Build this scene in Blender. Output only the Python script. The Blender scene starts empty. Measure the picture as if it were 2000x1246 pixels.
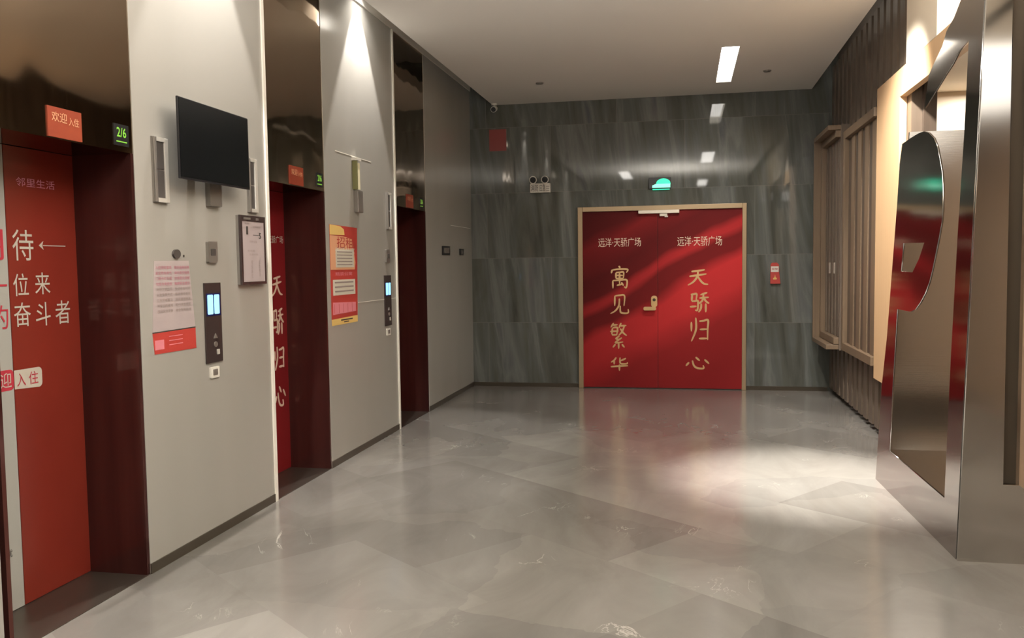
import bpy, bmesh, math, random
from mathutils import Vector, Matrix
random.seed(7)
C = bpy.context.scene
COL = C.collection

# ------------------------------------------------------------------ camera
F_PX = 1663.83
cam_d = bpy.data.cameras.new('camera')
cam = bpy.data.objects.new('camera', cam_d); COL.objects.link(cam)
C.camera = cam
cam_d.sensor_fit = 'HORIZONTAL'; cam_d.sensor_width = 36.0
cam_d.lens = F_PX * 36.0 / 2000.0
cam_d.clip_start = 0.05; cam_d.clip_end = 100
_r = Vector((0.98003347, 0.19839916, -0.01312139))
_u = Vector((2.59514645e-04, 6.47157729e-02, 9.97903703e-01))
_f = Vector((-0.19883242, 0.97798243, -0.06337214))
M = Matrix.Identity(4)
for i in range(3):
    M[i][0] = _r[i]; M[i][1] = _u[i]; M[i][2] = -_f[i]
M.translation = Vector((0, 0, 1.55))
cam.matrix_world = M

# ------------------------------------------------------------------ world and exposure
w = bpy.data.worlds.new('world'); C.world = w; w.use_nodes = True
w.node_tree.nodes['Background'].inputs[0].default_value = (1.0, 0.93, 0.82, 1)
w.node_tree.nodes['Background'].inputs[1].default_value = 0.03
C.view_settings.view_transform = 'Standard'; C.view_settings.look = 'None'
C.view_settings.exposure = 0.12; C.view_settings.gamma = 1.0
try: C.view_settings.use_curve_mapping = False
except Exception: pass

# ------------------------------------------------------------------ lamps (room downlights)
WARM = (1.0, 0.95, 0.88)
def spot(name, loc, target, power, angle, blend=0.3, size=0.03, color=WARM):
    d = bpy.data.lights.new(name, 'SPOT'); d.energy = power; d.spot_size = math.radians(angle)
    d.spot_blend = blend; d.shadow_soft_size = size; d.color = color
    o = bpy.data.objects.new(name, d); COL.objects.link(o); o.location = loc
    v = Vector(target) - Vector(loc); o.rotation_euler = v.to_track_quat('-Z', 'Y').to_euler()
    return o
def area(name, loc, target, power, sx, sy, color=WARM):
    d = bpy.data.lights.new(name, 'AREA'); d.shape = 'RECTANGLE'; d.size = sx; d.size_y = sy; d.energy = power; d.color = color
    o = bpy.data.objects.new(name, d); COL.objects.link(o); o.location = loc
    v = Vector(target) - Vector(loc); o.rotation_euler = v.to_track_quat('-Z', 'Y').to_euler()
    return o
# wall washers in the slot between the ceiling and the lift wall
for y in (4.45, 6.83, 1.6):
    spot('washer_lamp', (-2.52, y, 3.93), (-2.53, y, 0), 290, 58, 0.25, 0.015, (1.0, 0.965, 0.91))
    spot('washer_lamp', (-2.50, y, 3.93), (-2.53, y, 0), 40, 110, 0.9, 0.02, (1.0, 0.965, 0.91))
# downlights over the floor
spot('floor_lamp_light', (0.98, 6.2, 3.52), (0.93, 6.25, 0), 2300, 40, 1.0, 0.06)
spot('trough_lamp_light', (0.42, 8.7, 3.535), (0.35, 8.9, 0), 170, 150, 1.0, 0.04)
# wood portal and niche lamps
spot('portal_lamp', (0.95, 6.3, 3.50), (1.62, 7.1, 2.1), 560, 78, 1.0, 0.05)
spot('upper_wall_lamp', (1.60, 5.6, 4.1), (1.70, 5.7, 3.0), 120, 130, 0.7, 0.03, (1.0, 0.94, 0.85))
area('niche_lamp', (2.45, 7.75, 2.93), (2.5, 8.1, 0), 22, 0.3, 0.3, (1.0, 0.92, 0.82))
# lobby lamps behind the viewpoint, then two added lights
for x, y in ((0.42, 4.6), (0.42, -0.6), (-1.3, 1.8)):
    area('lobby_light', (x, y, 3.52), (x, y, 0), 20, 0.22, 1.6)
area('added_uplight', (-0.2, 2.6, 2.5), (-0.2, 2.6, 3.55), 340, 1.5, 1.5)  # unseen light added to brighten the ceiling
area('lobby_light', (2.35, 1.8, 2.95), (2.35, 1.8, 0), 22, 1.3, 2.6)  # another unseen light, added to brighten what the steel sculpture reflects

# ------------------------------------------------------------------ materials
def mat(name, color=(0.5, 0.5, 0.5), rough=0.5, metal=0.0, emit=None, estr=0.0, spec=0.5, coat=0.0):
    m = bpy.data.materials.new(name); m.use_nodes = True
    b = m.node_tree.nodes['Principled BSDF']
    b.inputs['Base Color'].default_value = (*color, 1); b.inputs['Roughness'].default_value = rough
    b.inputs['Metallic'].default_value = metal; b.inputs['Specular IOR Level'].default_value = spec
    b.inputs['Coat Weight'].default_value = coat; b.inputs['Coat Roughness'].default_value = 0.04
    if emit: b.inputs['Emission Color'].default_value = (*emit, 1); b.inputs['Emission Strength'].default_value = estr
    return m
def nodes(m): return m.node_tree.nodes, m.node_tree.links, m.node_tree.nodes['Principled BSDF']
def coords(m, scale=(1, 1, 1), rot=(0, 0, 0), loc=(0, 0, 0)):
    N, L, b = nodes(m)
    g = N.new('ShaderNodeNewGeometry'); mp = N.new('ShaderNodeMapping')
    mp.inputs['Scale'].default_value = scale; mp.inputs['Rotation'].default_value = rot; mp.inputs['Location'].default_value = loc
    L.new(g.outputs['Position'], mp.inputs['Vector']); return mp.outputs['Vector']
def noise(m, vec, scale=5, detail=4, rough=0.5, dist=0.0):
    N, L, b = nodes(m); n = N.new('ShaderNodeTexNoise')
    n.inputs['Scale'].default_value = scale; n.inputs['Detail'].default_value = detail
    n.inputs['Roughness'].default_value = rough; n.inputs['Distortion'].default_value = dist
    L.new(vec, n.inputs['Vector']); return n.outputs['Fac']
def ramp(m, fac, stops):
    N, L, b = nodes(m); r = N.new('ShaderNodeValToRGB')
    e = r.color_ramp.elements
    while len(e) < len(stops): e.new(0.5)
    for i, (p, c) in enumerate(stops):
        e[i].position = p; e[i].color = (*c, 1) if len(c) == 3 else c
    L.new(fac, r.inputs['Fac']); return r.outputs['Color']
def mix(m, a, b_, fac, mode='MIX'):
    N, L, b = nodes(m); x = N.new('ShaderNodeMix'); x.data_type = 'RGBA'; x.blend_type = mode
    for s, v in ((x.inputs[0], fac), (x.inputs[6], a), (x.inputs[7], b_)):
        if hasattr(v, 'links') or hasattr(v, 'node'): L.new(v, s)
        else: s.default_value = v if isinstance(v, float) else (*v, 1)
    return x.outputs[2]
def setc(m, col, name='Base Color'):
    N, L, b = nodes(m); L.new(col, b.inputs[name])
def bump(m, h, strength=0.1, dist=0.01):
    N, L, b = nodes(m); bp = N.new('ShaderNodeBump'); bp.inputs['Strength'].default_value = strength; bp.inputs['Distance'].default_value = dist
    L.new(h, bp.inputs['Height']); L.new(bp.outputs['Normal'], b.inputs['Normal'])
    return bp

# polished marble floor of large tiles laid on the diagonal
m_floor = mat('polished_marble', rough=0.16, spec=0.5)
v = coords(m_floor, (1, 1, 1), (0, 0, math.radians(38)))
N, L, b = nodes(m_floor)
warp = N.new('ShaderNodeVectorMath'); warp.operation = 'ADD'
nz = N.new('ShaderNodeTexNoise'); nz.inputs['Scale'].default_value = 1.6; nz.inputs['Detail'].default_value = 5
sc = N.new('ShaderNodeVectorMath'); sc.operation = 'SCALE'; sc.inputs['Scale'].default_value = 0.5
L.new(v, nz.inputs['Vector']); L.new(nz.outputs['Color'], sc.inputs[0]); L.new(v, warp.inputs[0]); L.new(sc.outputs[0], warp.inputs[1])
br = N.new('ShaderNodeTexBrick'); br.inputs['Scale'].default_value = 1.0; br.inputs['Brick Width'].default_value = 1.2; br.inputs['Row Height'].default_value = 0.8
br.inputs['Mortar Size'].default_value = 0.0; br.inputs['Color1'].default_value = (0.160, 0.150, 0.136, 1); br.inputs['Color2'].default_value = (0.222, 0.210, 0.192, 1); br.inputs['Bias'].default_value = 0
L.new(v, br.inputs['Vector'])
vo = N.new('ShaderNodeTexVoronoi'); vo.inputs['Scale'].default_value = 0.9; L.new(warp.outputs[0], vo.inputs['Vector'])
patch = ramp(m_floor, vo.outputs['Color'], [(0.25, (0.88, 0.88, 0.885)), (0.75, (1.06, 1.05, 1.04))])
c1 = mix(m_floor, br.outputs['Color'], patch, 0.85, 'MULTIPLY')
cl = ramp(m_floor, noise(m_floor, coords(m_floor, (1.4, 0.7, 1), (0, 0, math.radians(-30))), 1.3, 8, 0.6, 1.2), [(0.3, (0.80, 0.79, 0.78)), (0.7, (1.12, 1.12, 1.12))])
c2 = mix(m_floor, c1, cl, 0.9, 'MULTIPLY')
vn = noise(m_floor, coords(m_floor, (1.0, 0.55, 1), (0, 0, math.radians(24))), 2.2, 6, 0.55, 2.2)
vein = ramp(m_floor, vn, [(0.0, (0, 0, 0)), (0.492, (0, 0, 0)), (0.5, (1, 1, 1)), (0.508, (0, 0, 0)), (1.0, (0, 0, 0))])
gate = ramp(m_floor, noise(m_floor, coords(m_floor), 1.9, 2), [(0.60, (0, 0, 0)), (0.74, (0.5, 0.5, 0.5))])
vg = mix(m_floor, vein, gate, 1.0, 'MULTIPLY')
setc(m_floor, mix(m_floor, c2, (0.75, 0.71, 0.64), vg))

# glossy dark stone end wall in big tiles with upright streaks
m_stone = mat('streaked_stone', rough=0.035, spec=0.42)
N, L, b = nodes(m_stone)
g = N.new('ShaderNodeNewGeometry'); sp = N.new('ShaderNodeSeparateXYZ'); L.new(g.outputs['Position'], sp.inputs[0])
cb = N.new('ShaderNodeCombineXYZ'); L.new(sp.outputs[0], cb.inputs[0]); L.new(sp.outputs[2], cb.inputs[1])
br = N.new('ShaderNodeTexBrick'); br.inputs['Scale'].default_value = 1.0; br.inputs['Brick Width'].default_value = 1.64; br.inputs['Row Height'].default_value = 0.818
br.inputs['Mortar Size'].default_value = 0.003; br.offset = 0.5
br.inputs['Color1'].default_value = (0, 0, 0, 1); br.inputs['Color2'].default_value = (1, 1, 1, 1); br.inputs['Mortar'].default_value = (0.5, 0.5, 0.5, 1)
L.new(cb.outputs[0], br.inputs['Vector'])
off = N.new('ShaderNodeCombineXYZ'); mm = N.new('ShaderNodeMath'); mm.operation = 'MULTIPLY'; mm.inputs[1].default_value = 37.0
L.new(br.outputs['Color'], mm.inputs[0]); L.new(mm.outputs[0], off.inputs[0]); L.new(mm.outputs[0], off.inputs[2])
shear = N.new('ShaderNodeMapping'); shear.inputs['Rotation'].default_value = (0, math.radians(6), 0)
L.new(g.outputs['Position'], shear.inputs['Vector'])
ad = N.new('ShaderNodeVectorMath'); ad.operation = 'ADD'; L.new(shear.outputs[0], ad.inputs[0]); L.new(off.outputs[0], ad.inputs[1])
st = N.new('ShaderNodeMapping'); st.inputs['Scale'].default_value = (2.6, 1, 0.30); L.new(ad.outputs[0], st.inputs['Vector'])
s1 = noise(m_stone, st.outputs[0], 1.5, 6, 0.55, 0.9)
cA = ramp(m_stone, s1, [(0.26, (0.060, 0.058, 0.052)), (0.42, (0.105, 0.108, 0.092)), (0.52, (0.118, 0.126, 0.116)), (0.60, (0.165, 0.170, 0.158)), (0.72, (0.098, 0.106, 0.110))])
st2 = N.new('ShaderNodeMapping'); st2.inputs['Scale'].default_value = (11, 1, 0.35); L.new(ad.outputs[0], st2.inputs['Vector'])
cB = ramp(m_stone, noise(m_stone, st2.outputs[0], 1.6, 5, 0.6, 0.5), [(0.3, (0.86, 0.86, 0.86)), (0.7, (1.12, 1.12, 1.12))])
cS = mix(m_stone, cA, cB, 0.8, 'MULTIPLY')
setc(m_stone, mix(m_stone, cS, (0.17, 0.165, 0.15), br.outputs['Fac']))

m_panel = mat('white_lacquer_panel', (0.60, 0.555, 0.475), 0.2, spec=0.5)
setc(m_panel, ramp(m_panel, noise(m_panel, coords(m_panel, (1, 1, 0.2)), 2.0, 2), [(0.3, (0.33, 0.314, 0.284)), (0.7, (0.352, 0.334, 0.303))]))
m_trimwhite = mat('white_edge_trim', (0.85, 0.81, 0.72), 0.25)
m_cornice = mat('cornice_paint', (0.56, 0.53, 0.48), 0.5)
m_ceil = mat('ceiling_paint', (0.74, 0.70, 0.63), 0.7)
setc(m_ceil, ramp(m_ceil, noise(m_ceil, coords(m_ceil), 0.8, 2), [(0.3, (0.73, 0.705, 0.66)), (0.7, (0.76, 0.735, 0.69))]))
m_whitewall = mat('upper_wall_paint', (0.80, 0.70, 0.56), 0.6)
m_dark = mat('dark_void_paint', (0.06, 0.055, 0.05), 0.8)
m_base = mat('bronze_skirting', (0.085, 0.07, 0.052), 0.3, 0.4)
m_bronze = mat('bronze_mirror_steel', (0.36, 0.27, 0.19), 0.06, 1.0)
bump(m_bronze, noise(m_bronze, coords(m_bronze, (1, 1, 0.8)), 2.2, 1), 0.12, 0.1)
m_jamb = mat('dark_red_bronze_jamb', (0.11, 0.055, 0.05), 0.10, 0.6)
setc(m_jamb, ramp(m_jamb, noise(m_jamb, coords(m_jamb, (6, 6, 0.4)), 2, 3), [(0.3, (0.085, 0.028, 0.025)), (0.7, (0.125, 0.042, 0.036))]))
m_sill = mat('bronze_sill', (0.13, 0.11, 0.09), 0.35, 0.8)
def film(name, a, b_, rough=0.22, s=(1, 1, 1)):
    m = mat(name, a, rough); setc(m, ramp(m, noise(m, coords(m, s), 1.4, 3), [(0.3, a), (0.7, b_)])); return m
m_redleaf = film('red_door_film', (0.165, 0.020, 0.013), (0.20, 0.025, 0.015))
m_darkred = film('deep_red_door_film', (0.17, 0.010, 0.013), (0.21, 0.014, 0.016))
m_whiteleaf = film('white_door_film', (0.33, 0.325, 0.30), (0.36, 0.355, 0.325))
m_redink = mat('red_ink', (0.42, 0.03, 0.05), 0.4)
m_whiteink = mat('white_ink', (0.46, 0.42, 0.355), 0.4)
m_pinkink = mat('mauve_ink', (0.48, 0.16, 0.22), 0.4)
m_darkink = mat('dark_ink', (0.05, 0.045, 0.04), 0.5)
m_greyink = mat('grey_ink', (0.30, 0.24, 0.22), 0.5)
m_gold = mat('gold_foil', (0.82, 0.56, 0.28), 0.28, 0.55)
m_palegold = mat('pale_gold_foil', (0.80, 0.62, 0.48), 0.35, 0.3)
# red silk print on the end doors: broad diagonal folds printed in lighter and darker red
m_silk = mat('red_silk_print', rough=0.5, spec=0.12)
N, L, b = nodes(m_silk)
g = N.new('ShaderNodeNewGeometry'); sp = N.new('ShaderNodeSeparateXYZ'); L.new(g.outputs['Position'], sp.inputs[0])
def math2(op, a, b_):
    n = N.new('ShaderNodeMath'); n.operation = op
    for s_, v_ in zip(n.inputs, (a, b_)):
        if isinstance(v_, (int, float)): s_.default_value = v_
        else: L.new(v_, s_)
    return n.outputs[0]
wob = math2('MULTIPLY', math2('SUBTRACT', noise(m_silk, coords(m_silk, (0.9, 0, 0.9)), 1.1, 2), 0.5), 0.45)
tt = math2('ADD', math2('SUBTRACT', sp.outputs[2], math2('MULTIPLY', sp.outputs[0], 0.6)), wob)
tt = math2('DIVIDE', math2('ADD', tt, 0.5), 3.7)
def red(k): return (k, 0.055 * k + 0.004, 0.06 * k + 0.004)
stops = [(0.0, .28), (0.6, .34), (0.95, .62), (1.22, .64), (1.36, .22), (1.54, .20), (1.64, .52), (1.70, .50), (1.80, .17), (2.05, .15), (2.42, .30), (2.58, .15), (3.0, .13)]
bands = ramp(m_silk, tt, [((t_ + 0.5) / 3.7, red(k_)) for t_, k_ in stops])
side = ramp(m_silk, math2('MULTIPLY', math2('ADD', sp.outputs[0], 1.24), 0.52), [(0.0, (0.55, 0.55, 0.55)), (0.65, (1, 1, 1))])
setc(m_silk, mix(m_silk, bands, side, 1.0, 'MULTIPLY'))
m_champ = mat('champagne_frame', (0.42, 0.31, 0.19), 0.35, 0.5)
m_alu = mat('brushed_aluminium', (0.62, 0.56, 0.48), 0.35, 0.9)
m_grey = mat('grey_metal', (0.27, 0.245, 0.22), 0.35, 0.5)
m_lightgrey = mat('light_grey_metal', (0.60, 0.57, 0.52), 0.4, 0.3)
m_lens = mat('smoked_lens', (0.085, 0.075, 0.07), 0.15)
m_black = mat('black_plastic', (0.012, 0.012, 0.014), 0.3)
m_screen = mat('dark_screen', (0.006, 0.007, 0.008), 0.22, spec=0.3)
m_panelblk = mat('dark_bronze_glass', (0.045, 0.032, 0.030), 0.2)
m_blue = mat('lit_blue_display', (0.2, 0.5, 0.9), 0.3, emit=(0.33, 0.68, 1.0), estr=1.1)
m_bluedk = mat('display_surround', (0.01, 0.014, 0.08), 0.2)
m_paper = mat('pinkish_paper', (0.56, 0.475, 0.46), 0.6)
setc(m_paper, ramp(m_paper, noise(m_paper, coords(m_paper), 4, 2), [(0.3, (0.40, 0.335, 0.335)), (0.7, (0.43, 0.36, 0.355))]))
m_white = mat('white_plastic', (0.72, 0.69, 0.62), 0.35)
m_posterred = film('poster_red', (0.46, 0.046, 0.035), (0.52, 0.058, 0.046), 0.45)
m_signorange = film('sign_orange_red', (0.24, 0.036, 0.017), (0.29, 0.05, 0.02), 0.45, (3, 3, 3))
m_yellow = mat('poster_yellow', (0.74, 0.50, 0.16), 0.5)
m_peach = mat('poster_peach', (0.72, 0.36, 0.20), 0.5)
m_cream = mat('poster_cream', (0.62, 0.58, 0.48), 0.5)
m_pink = mat('poster_pink', (0.70, 0.22, 0.26), 0.5)
m_greenled = mat('green_led', (0.1, 0.3, 0.03), 0.4, emit=(0.30, 0.62, 0.06), estr=0.6)
m_exit = mat('lit_green_exit', (0.02, 0.4, 0.25), 0.3, emit=(0.03, 0.85, 0.48), estr=1.0)
m_exitpale = mat('lit_pale_exit', (0.3, 0.7, 0.5), 0.3, emit=(0.25, 1.0, 0.68), estr=0.95)
m_lampglow = mat('lamp_diffuser', (1, 1, 1), 0.4, emit=(1.0, 0.96, 0.90), estr=12)
m_trough = mat('trough_paint', (0.75, 0.72, 0.66), 0.6)
m_olive = mat('olive_sign_face', (0.20, 0.19, 0.075), 0.45)
m_paleyel = mat('pale_yellow_edge', (0.85, 0.80, 0.56), 0.4)
m_mauvered = mat('red_reflection_tint', (0.26, 0.045, 0.04), 0.3)  # reflected red put into a flat colour
def wood(name, a, b_, rough=0.4):
    m = mat(name, a, rough); setc(m, ramp(m, noise(m, coords(m, (9, 9, 0.5)), 3, 5, 0.6, 0.4), [(0.3, a), (0.7, b_)])); return m
m_slat = wood('brown_oak_slat', (0.115, 0.085, 0.062), (0.16, 0.12, 0.088))
m_slatback = wood('dark_oak_backing', (0.07, 0.05, 0.036), (0.095, 0.068, 0.05))
m_oak = wood('light_oak_frame', (0.155, 0.105, 0.066), (0.20, 0.138, 0.086))
m_portal = wood('pale_portal_panel', (0.64, 0.415, 0.225), (0.68, 0.445, 0.245), 0.5)
m_brownwood = wood('warm_brown_wood', (0.30, 0.20, 0.13), (0.36, 0.24, 0.16))
m_steel = mat('polished_steel', (0.60, 0.585, 0.555), 0.12, 1.0)
N, L, b = nodes(m_steel)
bump(m_steel, noise(m_steel, coords(m_steel, (1, 1, 1)), 1.1, 1), 0.05, 0.1)
m_mirror = mat('dark_mirror_steel', (0.40, 0.39, 0.375), 0.10, 1.0)
bump(m_mirror, noise(m_mirror, coords(m_mirror, (1, 1, 1)), 1.1, 1), 0.05, 0.1)
m_brushed = mat('brushed_steel', (0.62, 0.595, 0.55), 0.17, 1.0)
b = m_brushed.node_tree.nodes['Principled BSDF']; b.inputs['Anisotropic'].default_value = 0.6
bump(m_brushed, noise(m_brushed, coords(m_brushed, (2, 2, 160)), 2, 2), 0.05, 0.002)

# ------------------------------------------------------------------ mesh helpers
def obj(name, bm, m, parent=None, smooth=False, bevel=0.0):
    me = bpy.data.meshes.new(name); bm.normal_update(); bm.to_mesh(me); bm.free()
    me.materials.append(m)
    o = bpy.data.objects.new(name, me); COL.objects.link(o)
    if parent: o.parent = parent
    if smooth:
        for p in me.polygons: p.use_smooth = True
    if bevel:
        md = o.modifiers.new('bevel', 'BEVEL'); md.width = bevel; md.segments = 2; md.limit_method = 'ANGLE'
    return o
def bx(bm, x0, x1, y0, y1, z0, z1):
    vs = [bm.verts.new((x, y, z)) for z in (z0, z1) for y in (y0, y1) for x in (x0, x1)]
    for f in ((0, 2, 3, 1), (4, 5, 7, 6), (0, 1, 5, 4), (2, 6, 7, 3), (0, 4, 6, 2), (1, 3, 7, 5)):
        bm.faces.new([vs[i] for i in f])
    return bm
def box(*boxes):
    bm = bmesh.new()
    for q in boxes: bx(bm, *q)
    return bm
def tag(o, label=None, cat=None, group=None, kind=None):
    if label: o['label'] = label
    if cat: o['category'] = cat
    if group: o['group'] = group
    if kind: o['kind'] = kind
    return o
def empty(name, loc, label, cat, group=None):
    o = bpy.data.objects.new(name, None); COL.objects.link(o); o.location = loc; o.empty_display_size = 0.05
    return tag(o, label, cat, group)
def part(name, bm, m, parent, **k):
    """a child whose mesh was written in world coordinates"""
    bmesh.ops.translate(bm, verts=bm.verts, vec=-Vector(parent.location))
    return obj(name, bm, m, parent, **k)
def sub(name, bm, m, parent, top, **k):
    bmesh.ops.translate(bm, verts=bm.verts, vec=-Vector(top.location))
    return obj(name, bm, m, parent, **k)
def struct(name, bm, m, parent=None, **k):
    o = obj(name, bm, m, parent, **k)
    if not parent: o['kind'] = 'structure'
    return o
# frames: map (u across, v up, d out of the wall) into the room
XL, YB = -2.67, 10.61
def LW(x): return lambda u, v, d: (x + d, u, v)          # a wall that faces +X, read along +Y
def BW(y): return lambda u, v, d: (u, y - d, v)          # a wall that faces -Y, read along +X
def fbox(fr, *boxes):
    bm = bmesh.new()
    for (u0, u1, v0, v1, d0, d1) in boxes:
        vs = [bm.verts.new(fr(u, v, d)) for d in (d0, d1) for v in (v0, v1) for u in (u0, u1)]
        for f in ((0, 2, 3, 1), (4, 5, 7, 6), (0, 1, 5, 4), (2, 6, 7, 3), (0, 4, 6, 2), (1, 3, 7, 5)):
            bm.faces.new([vs[i] for i in f])
    bmesh.ops.recalc_face_normals(bm, faces=bm.faces)
    return bm
def prism(fr, polys, d0, d1, bm=None):
    bm = bm or bmesh.new()
    for poly in polys:
        a = [bm.verts.new(fr(u, v, d0)) for u, v in poly]; c = [bm.verts.new(fr(u, v, d1)) for u, v in poly]
        bm.faces.new(a); bm.faces.new(c)
        n = len(poly)
        for i in range(n): bm.faces.new((a[i], a[(i + 1) % n], c[(i + 1) % n], c[i]))
    bmesh.ops.recalc_face_normals(bm, faces=bm.faces)
    return bm
def rounded(u0, u1, v0, v1, r, n=5):
    p = []
    for cx, cy, a0 in ((u1 - r, v0 + r, -90), (u1 - r, v1 - r, 0), (u0 + r, v1 - r, 90), (u0 + r, v0 + r, 180)):
        for k in range(n + 1):
            a = math.radians(a0 + 90 * k / n); p.append((cx + r * math.cos(a), cy + r * math.sin(a)))
    return p
def ellipse(cu, cv, ru, rv, n=28): return [(cu + ru * math.cos(2 * math.pi * k / n), cv + rv * math.sin(2 * math.pi * k / n)) for k in range(n)]
def smooth_line(pts, n=7):
    if len(pts) < 3: return [(pts[0][0] + (pts[-1][0] - pts[0][0]) * t / n, pts[0][1] + (pts[-1][1] - pts[0][1]) * t / n) for t in range(n + 1)]
    P = [pts[0]] + list(pts) + [pts[-1]]; out = []
    for i in range(1, len(P) - 2):
        for k in range(n):
            t = k / n; q = []
            for a in (0, 1):
                p0, p1, p2, p3 = (P[i + j][a] for j in (-1, 0, 1, 2))
                q.append(0.5 * (2 * p1 + (p2 - p0) * t + (2 * p0 - 5 * p1 + 4 * p2 - p3) * t * t + (3 * p1 - p0 - 3 * p2 + p3) * t ** 3))
            out.append(tuple(q))
    return out + [tuple(pts[-1])]
def brush(bm, fr, pts, width, d, cell):
    """one brush stroke: a thin ribbon, fuller at the start, tapering to its tip"""
    u0, v0, wu, hv = cell
    L_ = smooth_line(pts); n = len(L_)
    L_ = [(u0 + x * wu, v0 + y * hv) for x, y in L_]
    left, right = [], []
    for i, (x, y) in enumerate(L_):
        a = L_[max(0, i - 1)]; c = L_[min(n - 1, i + 1)]
        dx, dy = c[0] - a[0], c[1] - a[1]; l = math.hypot(dx, dy) or 1e-6
        t = i / (n - 1); wd = width * 0.5 * (0.72 + 0.5 * math.sin(math.pi * t) + 0.28 * (1 - t)) * (0.62 if t in (0, 1) else 1.0)
        left.append((x - dy / l * wd, y + dx / l * wd)); right.append((x + dy / l * wd, y - dx / l * wd))
    for dd in (d,):
        A = [bm.verts.new(fr(u, v, dd)) for u, v in left]; B = [bm.verts.new(fr(u, v, dd)) for u, v in right]
        A0 = [bm.verts.new(fr(u, v, 0.0)) for u, v in left]; B0 = [bm.verts.new(fr(u, v, 0.0)) for u, v in right]
        for i in range(n - 1):
            bm.faces.new((A[i], B[i], B[i + 1], A[i + 1]))
            bm.faces.new((A[i], A[i + 1], A0[i + 1], A0[i])); bm.faces.new((B[i], B0[i], B0[i + 1], B[i + 1]))
        bm.faces.new((A[0], A0[0], B0[0], B[0])); bm.faces.new((A[-1], B[-1], B0[-1], A0[-1]))
GLYPH = {
 '天': [[(.18, .82), (.5, .86), (.84, .92)], [(.08, .55), (.5, .61), (.92, .68)], [(.5, .86), (.47, .55), (.28, .24), (.0, .04)], [(.48, .56), (.64, .28), (.8, .12), (1, .08)]],
 '见': [[(.25, .97), (.24, .42)], [(.25, .95), (.52, .99), (.78, .96), (.75, .42)], [(.5, .82), (.47, .45), (.28, .18), (.0, .02)], [(.55, .44), (.55, .14), (.66, .05), (.97, .06), (.98, .26)]],
 '心': [[(.14, .52), (.0, .24)], [(.28, .66), (.35, .27), (.5, .08), (.76, .07), (.74, .3)], [(.42, .92), (.60, .64)], [(.80, .74), (1.0, .42)]],
 '归': [[(.10, .82), (.10, .42)], [(.32, 1), (.33, .5), (.10, .0)], [(.5, .85), (.72, .87), (.94, .89), (.92, .5), (.92, .06)], [(.52, .5), (.9, .52)], [(.48, .12), (.92, .13)]],
 '寓': [[(.46, 1.04), (.54, .94)], [(.09, .87), (.04, .70)], [(.09, .85), (.5, .89), (.95, .87), (.87, .72)], [(.3, .73), (.3, .45)], [(.3, .73), (.5, .74), (.72, .74), (.71, .46)], [(.3, .6), (.7, .6)], [(.3, .46), (.7, .46)], [(.5, .73), (.5, .18)], [(.12, .36), (.13, .0)], [(.12, .36), (.5, .38), (.9, .38), (.87, .04), (.75, .08)], [(.34, .14), (.68, .2)], [(.6, .28), (.72, .12)]],
 '华': [[(.32, 1), (.2, .78), (.02, .62)], [(.2, .8), (.2, .45)], [(.88, .94), (.7, .82), (.52, .72)], [(.54, 1), (.54, .60), (.66, .5), (.94, .52), (.95, .64)], [(.0, .28), (.5, .33), (1, .36)], [(.5, .46), (.5, -.04)]],
 '繁': [[(.2, 1), (.02, .82)], [(.12, .91), (.45, .93)], [(.12, .8), (.08, .54)], [(.12, .8), (.42, .81), (.38, .52)], [(.08, .53), (.42, .53)], [(-.02, .66), (.5, .68)], [(.66, 1), (.52, .8)], [(.6, .88), (.98, .9)], [(.86, .88), (.7, .65), (.5, .5)], [(.6, .78), (.8, .6), (1, .5)], [(.55, .48), (.34, .38), (.6, .34)], [(.7, .42), (.3, .22), (.78, .25)], [(.5, .24), (.5, -.02)], [(.3, .16), (.14, .03)], [(.7, .16), (.86, .03)]],
 '骄': [[(.05, .9), (.2, .92), (.36, .92), (.33, .62)], [(.12, .9), (.1, .56)], [(.1, .56), (.26, .57), (.43, .56), (.40, .12), (.28, .12)], [(.0, .28), (.36, .31)], [(.92, 1), (.55, .88)], [(.5, .72), (1, .76)], [(.72, .9), (.66, .6), (.44, .42)], [(.74, .72), (.86, .55), (1.02, .45)], [(.6, .45), (.58, .2), (.46, .0)], [(.84, .45), (.84, .0)]],
}
def calligraphy(name, ch, fr, cell, width, m, parent, top, d=0.004, label=None):
    bm = bmesh.new()
    for i, s in enumerate(GLYPH[ch]): brush(bm, fr, s, width, d + 0.0002 * i, cell)
    bmesh.ops.recalc_face_normals(bm, faces=bm.faces)
    o = sub(name, bm, m, parent, top)
    return o
def text_bm(s, fr, u0, u1, v0, v1, d=0.003, bold=0.0, extrude=True):
    """letters of a string fitted into the rectangle u0..u1, v0..v1 of a wall frame"""
    cu = bpy.data.curves.new('text', 'FONT'); cu.body = s; cu.size = 1.0; cu.offset = bold; cu.resolution_u = 3
    o = bpy.data.objects.new('text', cu); COL.objects.link(o)
    dg = bpy.context.evaluated_depsgraph_get(); dg.update()
    me = bpy.data.meshes.new_from_object(o.evaluated_get(dg))
    bpy.data.objects.remove(o); bpy.data.curves.remove(cu)
    bm = bmesh.new(); bm.from_mesh(me); bpy.data.meshes.remove(me)
    if not bm.verts: return bm
    xs = [q.co.x for q in bm.verts]; ys = [q.co.y for q in bm.verts]
    x0, x1, y0, y1 = min(xs), max(xs), min(ys), max(ys)
    for q in bm.verts:
        u = u0 + (q.co.x - x0) / (x1 - x0) * (u1 - u0); v = v0 + (q.co.y - y0) / (y1 - y0) * (v1 - v0)
        q.co = fr(u, v, d)
    return bm
def text(name, s, fr, u0, u1, v0, v1, m, parent, top, d=0.003, bold=0.0):
    return sub(name, text_bm(s, fr, u0, u1, v0, v1, d, bold), m, parent, top)
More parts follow.
